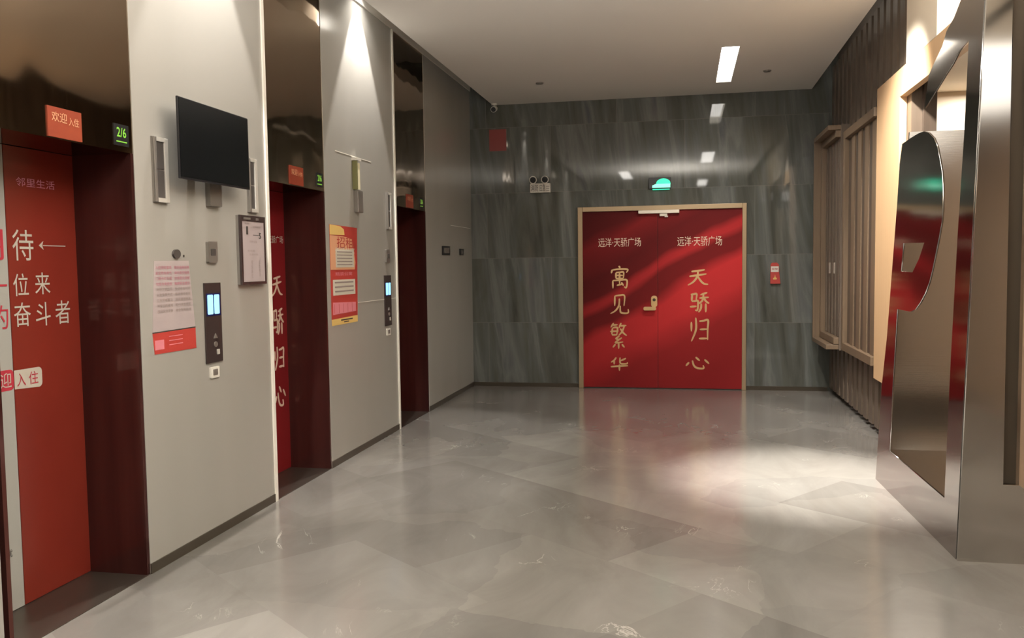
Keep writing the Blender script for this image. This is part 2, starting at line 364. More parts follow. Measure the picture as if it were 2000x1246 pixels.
def merge(bms):
    out = bmesh.new()
    for q in bms:
        me = bpy.data.meshes.new('tmp'); q.to_mesh(me); q.free(); out.from_mesh(me); bpy.data.meshes.remove(me)
    return out
def cyl(bm, p0, p1, r0, r1=None, n=20):
    r1 = r0 if r1 is None else r1; a = Vector(p0); c = Vector(p1); q = (c - a).to_track_quat('Z', 'Y')
    A = [bm.verts.new(a + q @ Vector((r0 * math.cos(2 * math.pi * k / n), r0 * math.sin(2 * math.pi * k / n), 0))) for k in range(n)]
    B = [bm.verts.new(c + q @ Vector((r1 * math.cos(2 * math.pi * k / n), r1 * math.sin(2 * math.pi * k / n), 0))) for k in range(n)]
    bm.faces.new(A[::-1]); bm.faces.new(B)
    for k in range(n): bm.faces.new((A[k], A[(k + 1) % n], B[(k + 1) % n], B[k]))
    return bm

# ------------------------------------------------------------------ room shell
ZW, ZT = 3.745, 4.15           # top of the lacquer panels, underside of the slab
struct('floor', box((-3.3, 3.4, -3.3, 10.9, -0.12, 0)), m_floor)
struct('wall_back', box((-3.3, 3.4, YB, 10.85, 0, ZT)), m_stone)
struct('wall_front', box((-3.3, 3.4, -3.3, -3.15, 0, ZT)), m_cornice)
struct('ceiling_slab', box((-3.3, 3.4, -3.3, 10.9, ZT, ZT + 0.12)), m_ceil)
# dropped ceiling, with the long light trough cut out of it
CX0, CX1, CZ = -2.365, 1.455, 3.555
TX0, TX1, TY0, TY1 = 0.335, 0.51, 8.35, 9.95
struct('ceiling', box((CX0, TX0, -3.15, YB - 0.01, CZ, CZ + 0.12), (TX1, CX1, -3.15, YB - 0.01, CZ, CZ + 0.12),
                      (TX0, TX1, -3.15, TY0, CZ, CZ + 0.12), (TX0, TX1, TY1, YB - 0.01, CZ, CZ + 0.12)), m_ceil)
PIERS = [(-3.15, 2.85), (3.80, 5.15), (6.085, 7.67), (8.655, YB)]
BAYS = [(2.85, 3.80), (5.15, 6.085), (7.67, 8.655)]
struct('wall_left', box(*[(-3.10, XL, a, c, 0, ZW) for a, c in PIERS], (-3.3, -3.10, -3.15, YB, 0, ZT)), m_panel)
struct('baseboard_left', box(*[(XL, XL + 0.006, a, c, 0, 0.053) for a, c in PIERS]), m_base)
struct('trim_1', box((-3.10, XL + 0.012, -3.15, YB, ZW, ZT)), m_cornice)
for n_, (a, c) in enumerate(PIERS[1:3]):
    struct(f'trim_{n_ + 2}', box((XL - 0.02, XL + 0.010, c - 0.002, c + 0.030, 0, ZW - 0.001)), m_trimwhite)
gr = struct('trim_5', box((XL, XL + 0.0015, 6.70, 7.64, 1.252, 1.256), (XL, XL + 0.0015, 6.30, 7.08, 2.454, 2.459), (XL, XL + 0.0015, 9.62, 10.55, 2.017, 2.021)), m_trimwhite)
struct('baseboard_back', box((XL, -1.305, YB - 0.012, YB, 0, 0.05), (0.725, 1.66, YB - 0.012, YB, 0, 0.05)), m_base)

# ------------------------------------------------------------------ lift bays
def lift_bay(idx, y0, y1):
    h = struct(f'trim_{idx + 5}', box((-3.09, XL - 0.004, y0 + 0.03, y1, 2.122, ZW)), m_bronze)      # bronze header
    yc = (y0 + y1) / 2 + 0.006
    d = bpy.data.objects.new(f'door_{idx + 1}', None); COL.objects.link(d); d.location = (-3.0, yc, 0); d['kind'] = 'structure'
    part('jamb', box((-3.09, XL - 0.003, y1 - 0.022, y1, 0, 2.122)), m_jamb, d)
    part('jamb', box((-3.09, XL - 0.003, y0 + 0.03, y0 + 0.052, 0, 2.122)), m_jamb, d)
    part('sill', box((-3.09, XL, y0 + 0.03, y1, 0.0, 0.003)), m_sill, d)
    return d, yc
D1, y1c = lift_bay(1, *BAYS[0]); D2, y2c = lift_bay(2, *BAYS[1]); D3, y3c = lift_bay(3, *BAYS[2])
FL = LW(-3.0)
def leaf(D, u0, u1, m, label=None):
    o = part('door_leaf', fbox(FL, (u0, u1, 0.006, 2.12, -0.05, 0)), m, D)
    if label: o['label'] = label
    return o
wl = leaf(D1, 2.90, 3.330, m_whiteleaf, 'white film door leaf with red lettering')
rl = leaf(D1, 3.334, 3.778, m_redleaf, 'red film door leaf with white lettering')
T = lambda D: D
# white leaf lettering
text('lettering', '期', FL, 3.10, 3.308, 1.600, 1.745, m_redink, wl, D1, 0.002)
text('lettering', '每一', FL, 3.10, 3.318, 1.435, 1.54, m_redink, wl, D1, 0.002)
text('lettering', '的', FL, 3.215, 3.317, 1.292, 1.400, m_redink, wl, D1, 0.002)
text('lettering', '7 天无忧', FL, 3.14, 3.272, 0.255, 0.292, m_darkink, wl, D1, 0.002)
text('lettering', '拎包入住', FL, 3.13, 3.25, 0.21, 0.245, m_darkink, wl, D1, 0.002)
lab1 = sub('tag_panel', prism(FL, [rounded(3.08, 3.330, 1.012, 1.106, 0.02)], 0, 0.0015), m_redink, wl, D1)
text('lettering', '欢迎', FL, 3.18, 3.315, 1.026, 1.094, m_whiteink, wl, D1, 0.003)
# red leaf lettering
for s, u0, u1, v0, v1 in (('待', 3.361, 3.489, 1.600, 1.742), ('位', 3.354, 3.446, 1.437, 1.540), ('来', 3.487, 3.584, 1.440, 1.543),
                          ('奋', 3.350, 3.452, 1.296, 1.406), ('斗', 3.483, 3.578, 1.290, 1.402), ('者', 3.611, 3.712, 1.291, 1.405)):
    text('lettering', s, FL, u0, u1, v0, v1, m_whiteink, rl, D1, 0.002)
sub('arrow_mark', prism(FL, [[(3.55, 1.669), (3.70, 1.669), (3.70, 1.673), (3.55, 1.673)], [(3.525, 1.671), (3.553, 1.652), (3.545, 1.671), (3.553, 1.692)]], 0, 0.002), m_whiteink, rl, D1)
text('lettering', '邻里生活', FL, 3.40, 3.645, 1.942, 1.982, m_pinkink, rl, D1, 0.002)
sub('tag_panel', prism(FL, [[(3.3345, 1.012)] + rounded(3.335, 3.505, 1.004, 1.098, 0.022)[0:12] + [(3.3345, 1.098)]], 0, 0.0015), m_whiteink, rl, D1)
text('lettering', '入', FL, 3.347, 3.400, 1.022, 1.082, m_redink, rl, D1, 0.003)
text('lettering', '住', FL, 3.420, 3.478, 1.022, 1.082, m_redink, rl, D1, 0.003)
# second and third lifts: deep red leaves with the gold couplet
def couplet(D, yc, lv, m):
    a = leaf(D, yc - 0.44, yc - 0.002, m); c = leaf(D, yc + 0.002, yc + 0.445, m)
    k = yc + 0.296
    text('lettering', '远洋·天骄广场', FL, k - 0.27, k + 0.115, 1.735, 1.79, m_whiteink, c, D, 0.002)
    for ch, v0, v1 in (('天', 1.335, 1.50), ('骄', 1.05, 1.245), ('归', 0.785, 0.96), ('心', 0.50, 0.672)):
        calligraphy('lettering', ch, FL, (k - 0.085, v0, 0.165, v1 - v0), 0.012, m_palegold, c, D, 0.003)
    k = yc - 0.20
    for ch, v0, v1 in (('寓', 1.335, 1.50), ('见', 1.05, 1.245), ('繁', 0.785, 0.96), ('华', 0.50, 0.672)):
        calligraphy('lettering', ch, FL, (k - 0.085, v0, 0.165, v1 - v0), 0.012, m_palegold, a, D, 0.003)
couplet(D2, y2c, 0, m_darkred); couplet(D3, y3c, 0, m_darkred)

# ------------------------------------------------------------------ end wall double door
FB = BW(YB)
D4 = bpy.data.objects.new('door_4', None); COL.objects.link(D4); D4.location = (-0.29, YB, 0); D4['kind'] = 'structure'
part('door_frame', fbox(FB, (-1.302, -1.243, 0, 2.25, 0, 0.045), (0.674, 0.724, 0, 2.25, 0, 0.045), (-1.243, 0.674, 2.192, 2.25, 0, 0.045)), m_champ, D4, bevel=0.004)
FD = BW(YB - 0.022)
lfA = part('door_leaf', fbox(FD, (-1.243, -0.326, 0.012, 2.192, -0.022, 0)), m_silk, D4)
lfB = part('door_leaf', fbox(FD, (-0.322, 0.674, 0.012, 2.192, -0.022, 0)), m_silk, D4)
text('lettering', '远洋·天骄广场', FD, -1.049, -0.527, 1.755, 1.866, m_palegold, lfA, D4, 0.002)
text('lettering', '远洋·天骄广场', FD, -0.089, 0.439, 1.750, 1.866, m_palegold, lfB, D4, 0.002)
for ch, v0, v1, a, c in (('寓', 1.243, 1.510, -0.900, -0.680), ('见', 0.926, 1.160, -0.905, -0.682), ('繁', 0.500, 0.815, -0.905, -0.705), ('华', 0.224, 0.385, -0.905, -0.690)):
    calligraphy('lettering', ch, FD, (a, v0, c - a, v1 - v0), 0.016, m_gold, lfA, D4)
for ch, v0, v1, a, c in (('天', 1.267, 1.478, 0.035, 0.277), ('骄', 0.945, 1.185, 0.06, 0.285), ('归', 0.590, 0.880, 0.055, 0.29), ('心', 0.250, 0.410, 0.012, 0.290)):
    calligraphy('lettering', ch, FD, (a, v0, c - a, v1 - v0), 0.018, m_gold, lfB, D4)
cl_ = part('door_closer', fbox(FD, (-0.557, -0.064, 2.150, 2.192, 0, 0.05)), m_alu, D4, bevel=0.004)
sub('closer_arm', fbox(FD, (-0.30, -0.21, 2.118, 2.150, 0.01, 0.03), (-0.24, -0.20, 2.105, 2.12, 0.01, 0.03)), m_alu, cl_, D4)
ha = part('door_handle', prism(FD, [rounded(-0.405, -0.332, 1.010, 1.150, 0.03)], 0, 0.016), m_gold, D4)
bm = prism(FD, [rounded(-0.497, -0.345, 0.972, 1.016, 0.018)], 0.03, 0.052); cyl(bm, FD(-0.372, 1.00, 0.0), FD(-0.372, 1.00, 0.04), 0.013)
sub('lever', bm, m_gold, ha, D4)
bm = bmesh.new(); cyl(bm, FD(-0.368, 1.10, 0.0), FD(-0.368, 1.10, 0.024), 0.019); sub('lock_cylinder', bm, m_base, ha, D4)

# ------------------------------------------------------------------ wooden slat wall on the right
WR = 1.675
sl = []
y = 6.98
slat_b = bmesh.new()
while y < YB - 0.05:
    bx(slat_b, WR, 1.752, y, y + 0.150, 0.055, 3.78); y += 0.245
struct('wall_right', box((1.75, 1.84, 6.93, YB, 0.0, ZT)), m_slatback)
struct('trim_9', slat_b, m_slat)                      # the upright slats
struct('wall_upper_right', box((1.62, 1.85, 6.14, 6.93, 3.015, ZT), (1.80, 1.90, -3.15, 6.14, 3.015, ZT), (1.62, 1.80, -3.15, 6.14, 3.012, 3.016), (1.752, 3.3, -3.15, 8.2, 3.015, 3.10)), m_whitewall)
# niche behind the portal
struct('wall_niche', box((1.84, 3.3, 8.2, 8.3, 0, 3.015)), m_whitewall)
struct('wall_niche_side', box((3.2, 3.3, -3.15, 8.2, 0, 3.015)), m_brownwood)
# portal of pale wood around the niche
struct('trim_10', box((1.62, 1.672, 7.105, 7.90, 0.52, 3.012), (1.62, 1.672, 4.7, 7.105, 2.80, 3.012)), m_portal)
# framed oak slat boxes
def slat_frame_far():
    e = empty('slat_frame', (1.46, 9.9, 0.61), 'open light oak box frame of nested edges beside the grey stone wall', 'wall frame')
    part('outer_frame', box((1.46, 1.672, 10.40, 10.45, 0.615, 2.955), (1.46, 1.672, 9.44, 10.40, 0.615, 0.665), (1.46, 1.672, 9.44, 10.40, 2.905, 2.955)), m_oak, e, bevel=0.004)
    part('inner_frame', box((1.535, 1.672, 10.34, 10.395, 0.67, 2.90), (1.535, 1.672, 9.44, 10.34, 0.67, 0.74), (1.535, 1.672, 9.44, 10.34, 2.83, 2.90)), m_oak, e, bevel=0.004)
    part('end_board', box((1.585, 1.672, 9.40, 9.44, 0.61, 2.955)), m_slat, e)
    part('backing_board', box((1.600, 1.672, 9.44, 10.395, 0.66, 2.91)), m_slatback, e)
    yy = 9.5
    while yy < 10.3:
        part('slat', box((1.588, 1.600, yy, yy + 0.11, 0.745, 2.825)), m_slat, e); yy += 0.2
def slat_frame_near():
    e = empty('slat_frame', (1.62, 8.7, 0.61), 'light oak slat frame between the pale portal and the far box frame', 'wall frame')
    part('outer_frame', box((1.60, 1.672, 9.30, 9.38, 0.62, 2.87), (1.60, 1.672, 7.93, 9.30, 0.62, 0.70), (1.60, 1.672, 7.93, 9.30, 2.79, 2.87)), m_oak, e, bevel=0.004)
    part('backing_board', box((1.645, 1.672, 7.93, 9.30, 0.70, 2.79)), m_slatback, e)
    yy = 7.98
    while yy < 9.25:
        part('slat', box((1.634, 1.645, yy, yy + 0.16, 0.70, 2.79)), m_oak, e); yy += 0.32
slat_frame_far(); slat_frame_near()
for k, yy in enumerate((10.02, 9.72)):
    o = obj('door_pull', box((1.575, 1.60, yy, yy + 0.03, 1.41, 1.53)), m_alu, bevel=0.004)
    tag(o, ('small pale upright pull on the slat wall, farther of the pair', 'small pale upright pull on the slat wall, nearer of the pair')[k], 'handle', 'pale pulls on the slat wall')

# ------------------------------------------------------------------ steel sculpture
S = empty('steel_sculpture', (1.40, 5.5, 0), 'tall polished steel sculpture with letter-shaped cut-outs by the wood portal', 'sculpture')
def PL(s, z, d): return (1.374 - 0.0277 * (s - 4.66) + 0.0284 * z - d, s, z)
def plate(name, outer, holes, fr, d0, d1, m, parent):
    cu = bpy.data.curves.new('plate', 'CURVE'); cu.dimensions = '2D'; cu.fill_mode = 'BOTH'; cu.extrude = 0.5
    for poly in [outer] + holes:
        s_ = cu.splines.new('POLY'); s_.points.add(len(poly) - 1); s_.use_cyclic_u = True
        for p_, (a, c) in zip(s_.points, poly): p_.co = (a, c, 0, 1)
    o = bpy.data.objects.new('plate', cu); COL.objects.link(o)
    dg = bpy.context.evaluated_depsgraph_get(); dg.update()
    me = bpy.data.meshes.new_from_object(o.evaluated_get(dg)); bpy.data.objects.remove(o); bpy.data.curves.remove(cu)
    bm = bmesh.new(); bm.from_mesh(me); bpy.data.meshes.remove(me)
    bmesh.ops.remove_doubles(bm, verts=bm.verts, dist=1e-5)
    for q in bm.verts: q.co = fr(q.co.x, q.co.y, d0 + (q.co.z + 0.5) * (d1 - d0))
    bmesh.ops.recalc_face_normals(bm, faces=bm.faces)
    return part(name, bm, m, parent)
outer = [(4.6905, 0), (6.356, 0), (6.302, 0.668), (6.225, 1.016), (6.119, 1.916), (6.102, 2.185), (6.062, 2.31),
         (5.854, 2.322), (5.700, 2.326), (5.60, 2.322), (5.50, 2.300), (5.392, 2.252), (5.32, 2.19), (5.262, 2.11), (5.215, 2.03), (5.187, 1.94), (5.172, 1.825),
         (5.180, 1.76), (5.205, 1.695), (5.250, 1.60), (5.30, 1.50), (5.352, 1.415), (5.42, 1.35), (5.50, 1.295), (5.60, 1.245), (5.70, 1.226), (6.003, 1.226),
         (6.025, 0.69), (6.032, 0.272), (4.905, 0.262), (4.915, 1.018), (4.905, 1.70), (4.884, 2.2), (4.886, 2.681),
         (5.033, 2.659), (5.121, 2.617), (5.226, 2.584), (5.37, 2.534), (5.524, 2.481), (5.600, 2.458),
         (5.59, 2.52), (5.549, 2.645), (5.443, 2.701), (5.318, 2.758), (5.258, 2.825), (5.141, 2.866), (5.041, 2.932), (4.99, 3.05), (4.95, 3.4), (4.6905, 3.4)]
counter = [(5.93, 1.657), (5.481, 1.650), (5.57, 1.556), (5.695, 1.471), (5.955, 1.475)]
plate('letter_plate', outer, [counter], PL, -0.010, 0.0, m_mirror, S)
def FP(u, v, d): return (u, 4.66 - d, v)
fo = [(1.374, 0), (2.9, 0), (2.9, 2.98), (1.6, 2.98), (1.6, 3.4), (1.4706, 3.4)]
plate('front_plate', fo, [[(1.580, 0.405), (2.7, 0.405), (2.7, 2.9), (1.572, 2.9)]], FP, -0.03, 0.0, m_steel, S)
part('reveal_strip', box((1.588, 1.650, 4.695, 4.715, 0.40, 2.98)), m_base, S)
part('wood_panel', box((1.650, 1.76, 4.50, 4.655, 0.406, 2.89)), m_brownwood, S, bevel=0.004)
part('back_panel', prism(lambda u, v, d: (u, 6.31 + d, v), [[(1.392, 0.225), (2.9, 0.225), (2.9, 2.42), (1.505, 2.42)]], 0, 0.025), m_brushed, S)
part('inner_floor', box((1.40, 2.9, 4.70, 6.31, 0.20, 0.225)), m_steel, S)

# ------------------------------------------------------------------ things on the first pier
FW = LW(XL)
def lantern(y0, y1, z0, z1, label, dd=0.022):
    e = empty('lift_lantern', (XL, (y0 + y1) / 2, z0), label, 'lantern', 'grey lift lanterns on the white piers')
    part('back_plate', fbox(FW, (y0, y1, z0, z1, 0, 0.012)), m_grey, e)
    part('side_cheek', fbox(FW, (y0, y0 + 0.020, z0, z1, 0.012, dd)), m_grey, e, bevel=0.003)
    part('side_cheek', fbox(FW, (y1 - 0.032, y1, z0, z1, 0.012, dd)), m_lightgrey, e, bevel=0.003)
    part('end_cap', fbox(FW, (y0 + 0.020, y1 - 0.032, z1 - 0.022, z1, 0.012, dd)), m_lightgrey, e)
    part('end_cap', fbox(FW, (y0 + 0.020, y1 - 0.032, z0, z0 + 0.022, 0.012, dd)), m_lightgrey, e)
    zm = (z0 + z1) / 2
    part('lens', fbox(FW, (y0 + 0.021, y1 - 0.033, zm + 0.004, z1 - 0.023, 0.012, 0.015)), m_lens, e)
    part('lens', fbox(FW, (y0 + 0.021, y1 - 0.033, z0 + 0.023, zm - 0.004, 0.012, 0.015)), m_lens, e)
lantern(3.940, 4.060, 1.897, 2.230, 'grey upright lift lantern left of the television')
lantern(4.905, 5.010, 1.900, 2.235, 'grey upright lift lantern behind the right edge of the television')
lantern(7.425, 7.535, 1.890, 2.225, 'grey upright lift lantern above the call panel near the far lift')
tv = empty('television', (-2.55, 4.36, 2.02), 'black flat television mounted on the white pier between the near lifts', 'television')
FT = LW(-2.55)
part('bezel', fbox(FT, (4.004, 4.726, 2.018, 2.440, -0.012, 0)), m_black, tv, bevel=0.004)
part('screen', fbox(FT, (4.012, 4.718, 2.030, 2.432, 0, 0.002)), m_screen, tv)
part('back_housing', fbox(FT, (4.12, 4.60, 2.08, 2.36, -0.075, -0.012)), m_black, tv)
part('mount_arm', fbox(FW, (4.28, 4.34, 2.15, 2.25, 0, 0.05)), m_grey, tv)
part('mount_arm', fbox(FW, (4.44, 4.50, 2.15, 2.25, 0, 0.05)), m_grey, tv)
part('mount_plate', fbox(FW, (4.435, 4.560, 1.908, 2.10, 0, 0.03)), m_grey, tv)
nc = empty('notice_case', (XL, 4.85, 1.45), 'dark framed notice case holding a white certificate beside the second lift', 'notice board')
FN = lambda u, v, d: (-2.64 + d, u * 1.0154, 1.55 + (v - 1.55) * 1.0154)
part('case_body', fbox(FW, (4.758, 5.061, 1.452, 1.874, 0, 0.028)), m_grey, nc)
part('case_frame', fbox(FN, (4.683, 4.703, 1.452, 1.870, -0.01, 0.004), (4.972, 4.988, 1.452, 1.870, -0.01, 0.004), (4.703, 4.972, 1.452, 1.468, -0.01, 0.004), (4.703, 4.972, 1.835, 1.870, -0.01, 0.004)), m_panelblk, nc)
pp = part('certificate', fbox(FN, (4.704, 4.971, 1.469, 1.834, -0.009, 0.001)), m_paper, nc)
part('latch', fbox(FN, (4.72, 4.80, 1.845, 1.858, 0.004, 0.007)), m_grey, nc)
part('latch', fbox(FN, (4.87, 4.90, 1.845, 1.858, 0.004, 0.007)), m_grey, nc)
text('lettering', '1', FN, 4.752, 4.774, 1.755, 1.805, m_darkink, pp, nc, 0.002, 0.03)
text('lettering', '5', FN, 4.905, 4.935, 1.732, 1.768, m_darkink, pp, nc, 0.002, 0.03)
text('lettering', '电梯', FN, 4.735, 4.79, 1.815, 1.828, m_greyink, pp, nc, 0.002)
text('lettering', '使用标志', FN, 4.835, 4.93, 1.795, 1.810, m_greyink, pp, nc, 0.002)
text('lettering', '特种设备', FN, 4.79, 4.88, 1.705, 1.720, m_greyink, pp, nc, 0.002)
text('lettering', '有效期', FN, 4.76, 4.85, 1.650, 1.662, m_greyink, pp, nc, 0.002)
text('lettering', '注册代码', FN, 4.78, 4.89, 1.628, 1.640, m_greyink, pp, nc, 0.002)
text('lettering', '维\n保\n单\n位', FN, 4.80, 4.82, 1.49, 1.60, m_greyink, pp, nc, 0.002)
text('lettering', '应\n急\n电\n话', FN, 4.895, 4.915, 1.50, 1.60, m_greyink, pp, nc, 0.002)
sub('rule_line', fbox(FN, (4.835, 4.905, 1.752, 1.755, 0.001, 0.002)), m_darkink, pp, nc)
# paper notice
po = empty('paper_notice', (XL, 4.085, 1.11), 'pale pink paper notice with a red foot taped left of the call panel', 'poster')
p_ = part('sheet', prism(FW, [[(3.893, 1.222), (4.282, 1.226), (4.240, 1.596), (3.929, 1.594)]], 0, 0.002), m_paper, po)
q_ = part('red_foot', prism(FW, [[(3.893, 1.222), (3.905, 1.114), (4.284, 1.112), (4.282, 1.226)]], 0, 0.0025), m_posterred, po)
sub('divider', prism(FW, [[(3.893, 1.222), (4.282, 1.226), (4.282, 1.232), (3.893, 1.228)]], 0, 0.003), m_darkink, p_, po)
ROWS = [('入住须知事项', '服务指南说明'), ('安全用电用气', '请勿高空抛物'), ('门禁卡片办理', '访客登记流程'), ('垃圾分类投放', '电梯安全提示'), ('宠物文明出行', '快递收发时间'),
        ('水电缴费方式', '维修报修电话'), ('公共区域整洁', '消防通道畅通'), ('停车位的使用', '租约续签提醒'), ('夜间保持安静', '物业服务热线')]
for i, (a, c) in enumerate(ROWS):
    v0 = 1.560 - i * 0.0285
    mm_ = m_pinkink if i < 4 else m_greyink
    sub('lettering', text_bm(a, FW, 3.934 + 0.0006 * i, 4.075, v0 - 0.0085, v0 + 0.0085, 0.0035), mm_, p_, po)
    sub('lettering', text_bm(c, FW, 4.100, 4.238 + 0.0006 * i, v0 - 0.0085, v0 + 0.0085, 0.0035), mm_, p_, po)
sub('footer_block', fbox(FW, (3.908, 3.985, 1.135, 1.185, 0.0025, 0.0035)), m_pink, q_, po)
for i in range(3): sub('footer_line', fbox(FW, (4.03, 4.155, 1.195 - i * 0.022, 1.199 - i * 0.022, 0.0025, 0.0035)), m_pink, q_, po)
# round lamp and dot above notice
e = obj('round_cover', prism(FW, [ellipse(4.121, 1.632, 0.033, 0.024)], 0, 0.012), m_lens); tag(e, 'small dark round cover plate on the pier above the paper notice', 'cover plate')
e = obj('wall_anchor', prism(FW, [ellipse(4.195, 1.622, 0.006, 0.006, 12)], 0, 0.004), m_lens); tag(e, 'tiny dark anchor hole right of the round cover', 'anchor')
def call_station(y0, tag_where, whole):
    sq = empty('card_reader', (XL, y0 + 0.05, 1.585), f'grey card reader above the {tag_where} call panel', 'card reader', 'card readers above the call panels')
    part('housing', prism(FW, [rounded(y0 + 0.042, y0 + 0.138, 1.585, 1.705, 0.008)], 0, 0.018), m_grey, sq)
    part('sensor', prism(FW, [rounded(y0 + 0.065, y0 + 0.115, 1.625, 1.665, 0.006)], 0.018, 0.021), m_lens, sq)
    e = empty('call_panel', (XL, y0 + 0.085, 1.01), f'dark lift call panel with lit blue display on the {tag_where} pier', 'call panel', 'lift call panels')
    pl = part('faceplate', fbox(FW, (y0, y0 + 0.172, 1.011, 1.470, 0, 0.010)), m_panelblk, e, bevel=0.002)
    sc_ = part('display_surround', fbox(FW, (y0 + 0.010, y0 + 0.160, 1.280, 1.410, 0.010, 0.0115)), m_bluedk, e)
    part('display', prism(FW, [rounded(y0 + 0.022, y0 + 0.078, 1.290, 1.402, 0.008)], 0.0115, 0.0135), m_blue, e)
    part('display', prism(FW, [rounded(y0 + 0.092, y0 + 0.145, 1.290, 1.402, 0.008)], 0.0115, 0.0135), m_blue, e)
    part('button', prism(FW, [[(y0 + 0.075, 1.150), (y0 + 0.115, 1.150), (y0 + 0.095, 1.178)]], 0.010, 0.014), m_grey, e)
    part('button', prism(FW, [ellipse(y0 + 0.095, 1.115, 0.018, 0.016)], 0.010, 0.014), m_grey, e)
    part('button', prism(FW, [rounded(y0 + 0.105, y0 + 0.132, 1.055, 1.085, 0.004)], 0.010, 0.014), m_lightgrey, e)
    e = empty('key_switch', (XL, y0 + 0.085, 0.922), f'small white key switch plate below the {tag_where} call panel', 'switch', 'white switch plates below the call panels')
    part('plate', prism(FW, [rounded(y0 + 0.036, y0 + 0.128, 0.922, 0.985, 0.005)], 0, 0.010), m_white, e)
    part('insert', prism(FW, [rounded(y0 + 0.058, y0 + 0.106, 0.937, 0.972, 0.004)], 0.010, 0.013), m_grey, e)
call_station(4.375, 'nearer', True)
call_station(7.330, 'farther', True)

# ------------------------------------------------------------------ second pier poster and blade sign
po = empty('wall_poster', (XL, 6.42, 1.10), 'tall red rental poster with yellow top and foot below the olive blade sign', 'poster')
bs = part('backing', prism(FW, [[(6.150, 1.145), (6.680, 1.152), (6.712, 1.872), (6.150, 1.880)]], 0, 0.002), m_posterred, po)
sub('yellow_corner', prism(FW, [[(6.152, 1.800), (6.44, 1.805), (6.43, 1.850), (6.36, 1.872), (6.152, 1.879)]], 0, 0.003), m_yellow, bs, po)
sub('peach_block', prism(FW, [[(6.152, 1.530), (6.64, 1.53), (6.66, 1.585), (6.60, 1.78), (6.40, 1.795), (6.152, 1.797)]], 0, 0.0025), m_peach, bs, po)
text('lettering', '招租', FW, 6.28, 6.62, 1.700, 1.79, m_posterred, bs, po, 0.0035)
text('lettering', '天骄公寓', FW, 6.24, 6.64, 1.655, 1.705, m_cream, bs, po, 0.004)
k = sub('text_block', fbox(FW, (6.252, 6.622, 1.548, 1.690, 0.003, 0.0045)), m_cream, bs, po)
for i in range(5): sub('text_line', fbox(FW, (6.275, 6.585, 1.666 - 0.025 * i, 1.674 - 0.025 * i, 0.0045, 0.0055)), m_greyink, bs, po)
text('lettering', '精装公寓', FW, 6.24, 6.58, 1.482, 1.512, m_pink, bs, po, 0.003)
sub('text_block', fbox(FW, (6.188, 6.638, 1.330, 1.452, 0.002, 0.004)), m_cream, bs, po)
for i in range(3): sub('text_line', fbox(FW, (6.22, 6.60, 1.424 - 0.035 * i, 1.436 - 0.035 * i, 0.004, 0.005)), m_greyink, bs, po)
sub('text_block', prism(FW, [[(6.175, 1.180), (6.64, 1.188), (6.64, 1.262), (6.18, 1.276)]], 0.002, 0.004), m_pink, bs, po)
for i in range(5): sub('text_line', fbox(FW, (6.20 + 0.09 * i, 6.203 + 0.09 * i, 1.19, 1.262, 0.004, 0.005)), m_posterred, bs, po)
ft = part('yellow_foot', prism(FW, [[(6.155, 1.096), (6.678, 1.098), (6.680, 1.152), (6.150, 1.145)]], 0, 0.002), m_yellow, po)
sub('text_line', fbox(FW, (6.33, 6.57, 1.126, 1.136, 0.002, 0.003), (6.39, 6.49, 1.110, 1.118, 0.002, 0.003)), m_darkink, ft, po)
bl = empty('blade_sign', (XL, 6.72, 2.0), 'slim olive blade sign jutting from the pier above the red poster', 'sign')
part('sign_face', box((XL, XL + 0.045, 6.640, 6.655, 2.185, 2.42)), m_olive, bl, bevel=0.004)
part('sign_edge', box((XL, XL + 0.045, 6.655, 6.70, 2.185, 2.40)), m_paleyel, bl)
part('lower_box', box((XL, XL + 0.040, 6.66, 6.77, 2.0, 2.18)), m_grey, bl, bevel=0.004)
part('cap', box((XL, XL + 0.05, 6.63, 6.72, 2.42, 2.44)), m_white, bl)

# ------------------------------------------------------------------ lift header signs and floor indicators
FH = LW(XL - 0.004)
def hang_sign(y0, y1, which, m=None):
    e = empty('lift_number_sign', (XL, (y0 + y1) / 2, 2.12), f'orange red card sign stuck over the {which} lift door', 'sign', 'red card signs over the lift doors')
    part('card', fbox(FH, (y0, y1, 2.128, 2.258, 0.0, 0.006)), m_signorange, e)
    text('lettering', '欢迎', FH, y0 + 0.022, y0 + 0.115, 2.195, 2.238, m_peach, e, e, 0.008)
    text('lettering', '入住', FH, y0 + 0.125, y1 - 0.02, 2.190, 2.226, m_peach, e, e, 0.008)
    e = empty('floor_indicator', (XL, y1 + 0.27, 2.16), f'small green lit floor indicator over the right of the {which} lift door', 'indicator', 'green floor indicators over the lifts')
    i0 = y1 + 0.225
    part('glass', fbox(FH, (i0, i0 + 0.11, 2.150, 2.252, 0, 0.004)), m_black, e)
    text('digits', '2/6', FH, i0 + 0.018, i0 + 0.088, 2.190, 2.236, m_greenled, e, e, 0.006, 0.01)
    part('underline', fbox(FH, (i0 + 0.015, i0 + 0.092, 2.166, 2.171, 0.004, 0.006)), m_greenled, e)
hang_sign(3.222, 3.432, 'nearest'); hang_sign(5.502, 5.716, 'middle'); hang_sign(8.025, 8.235, 'farthest')

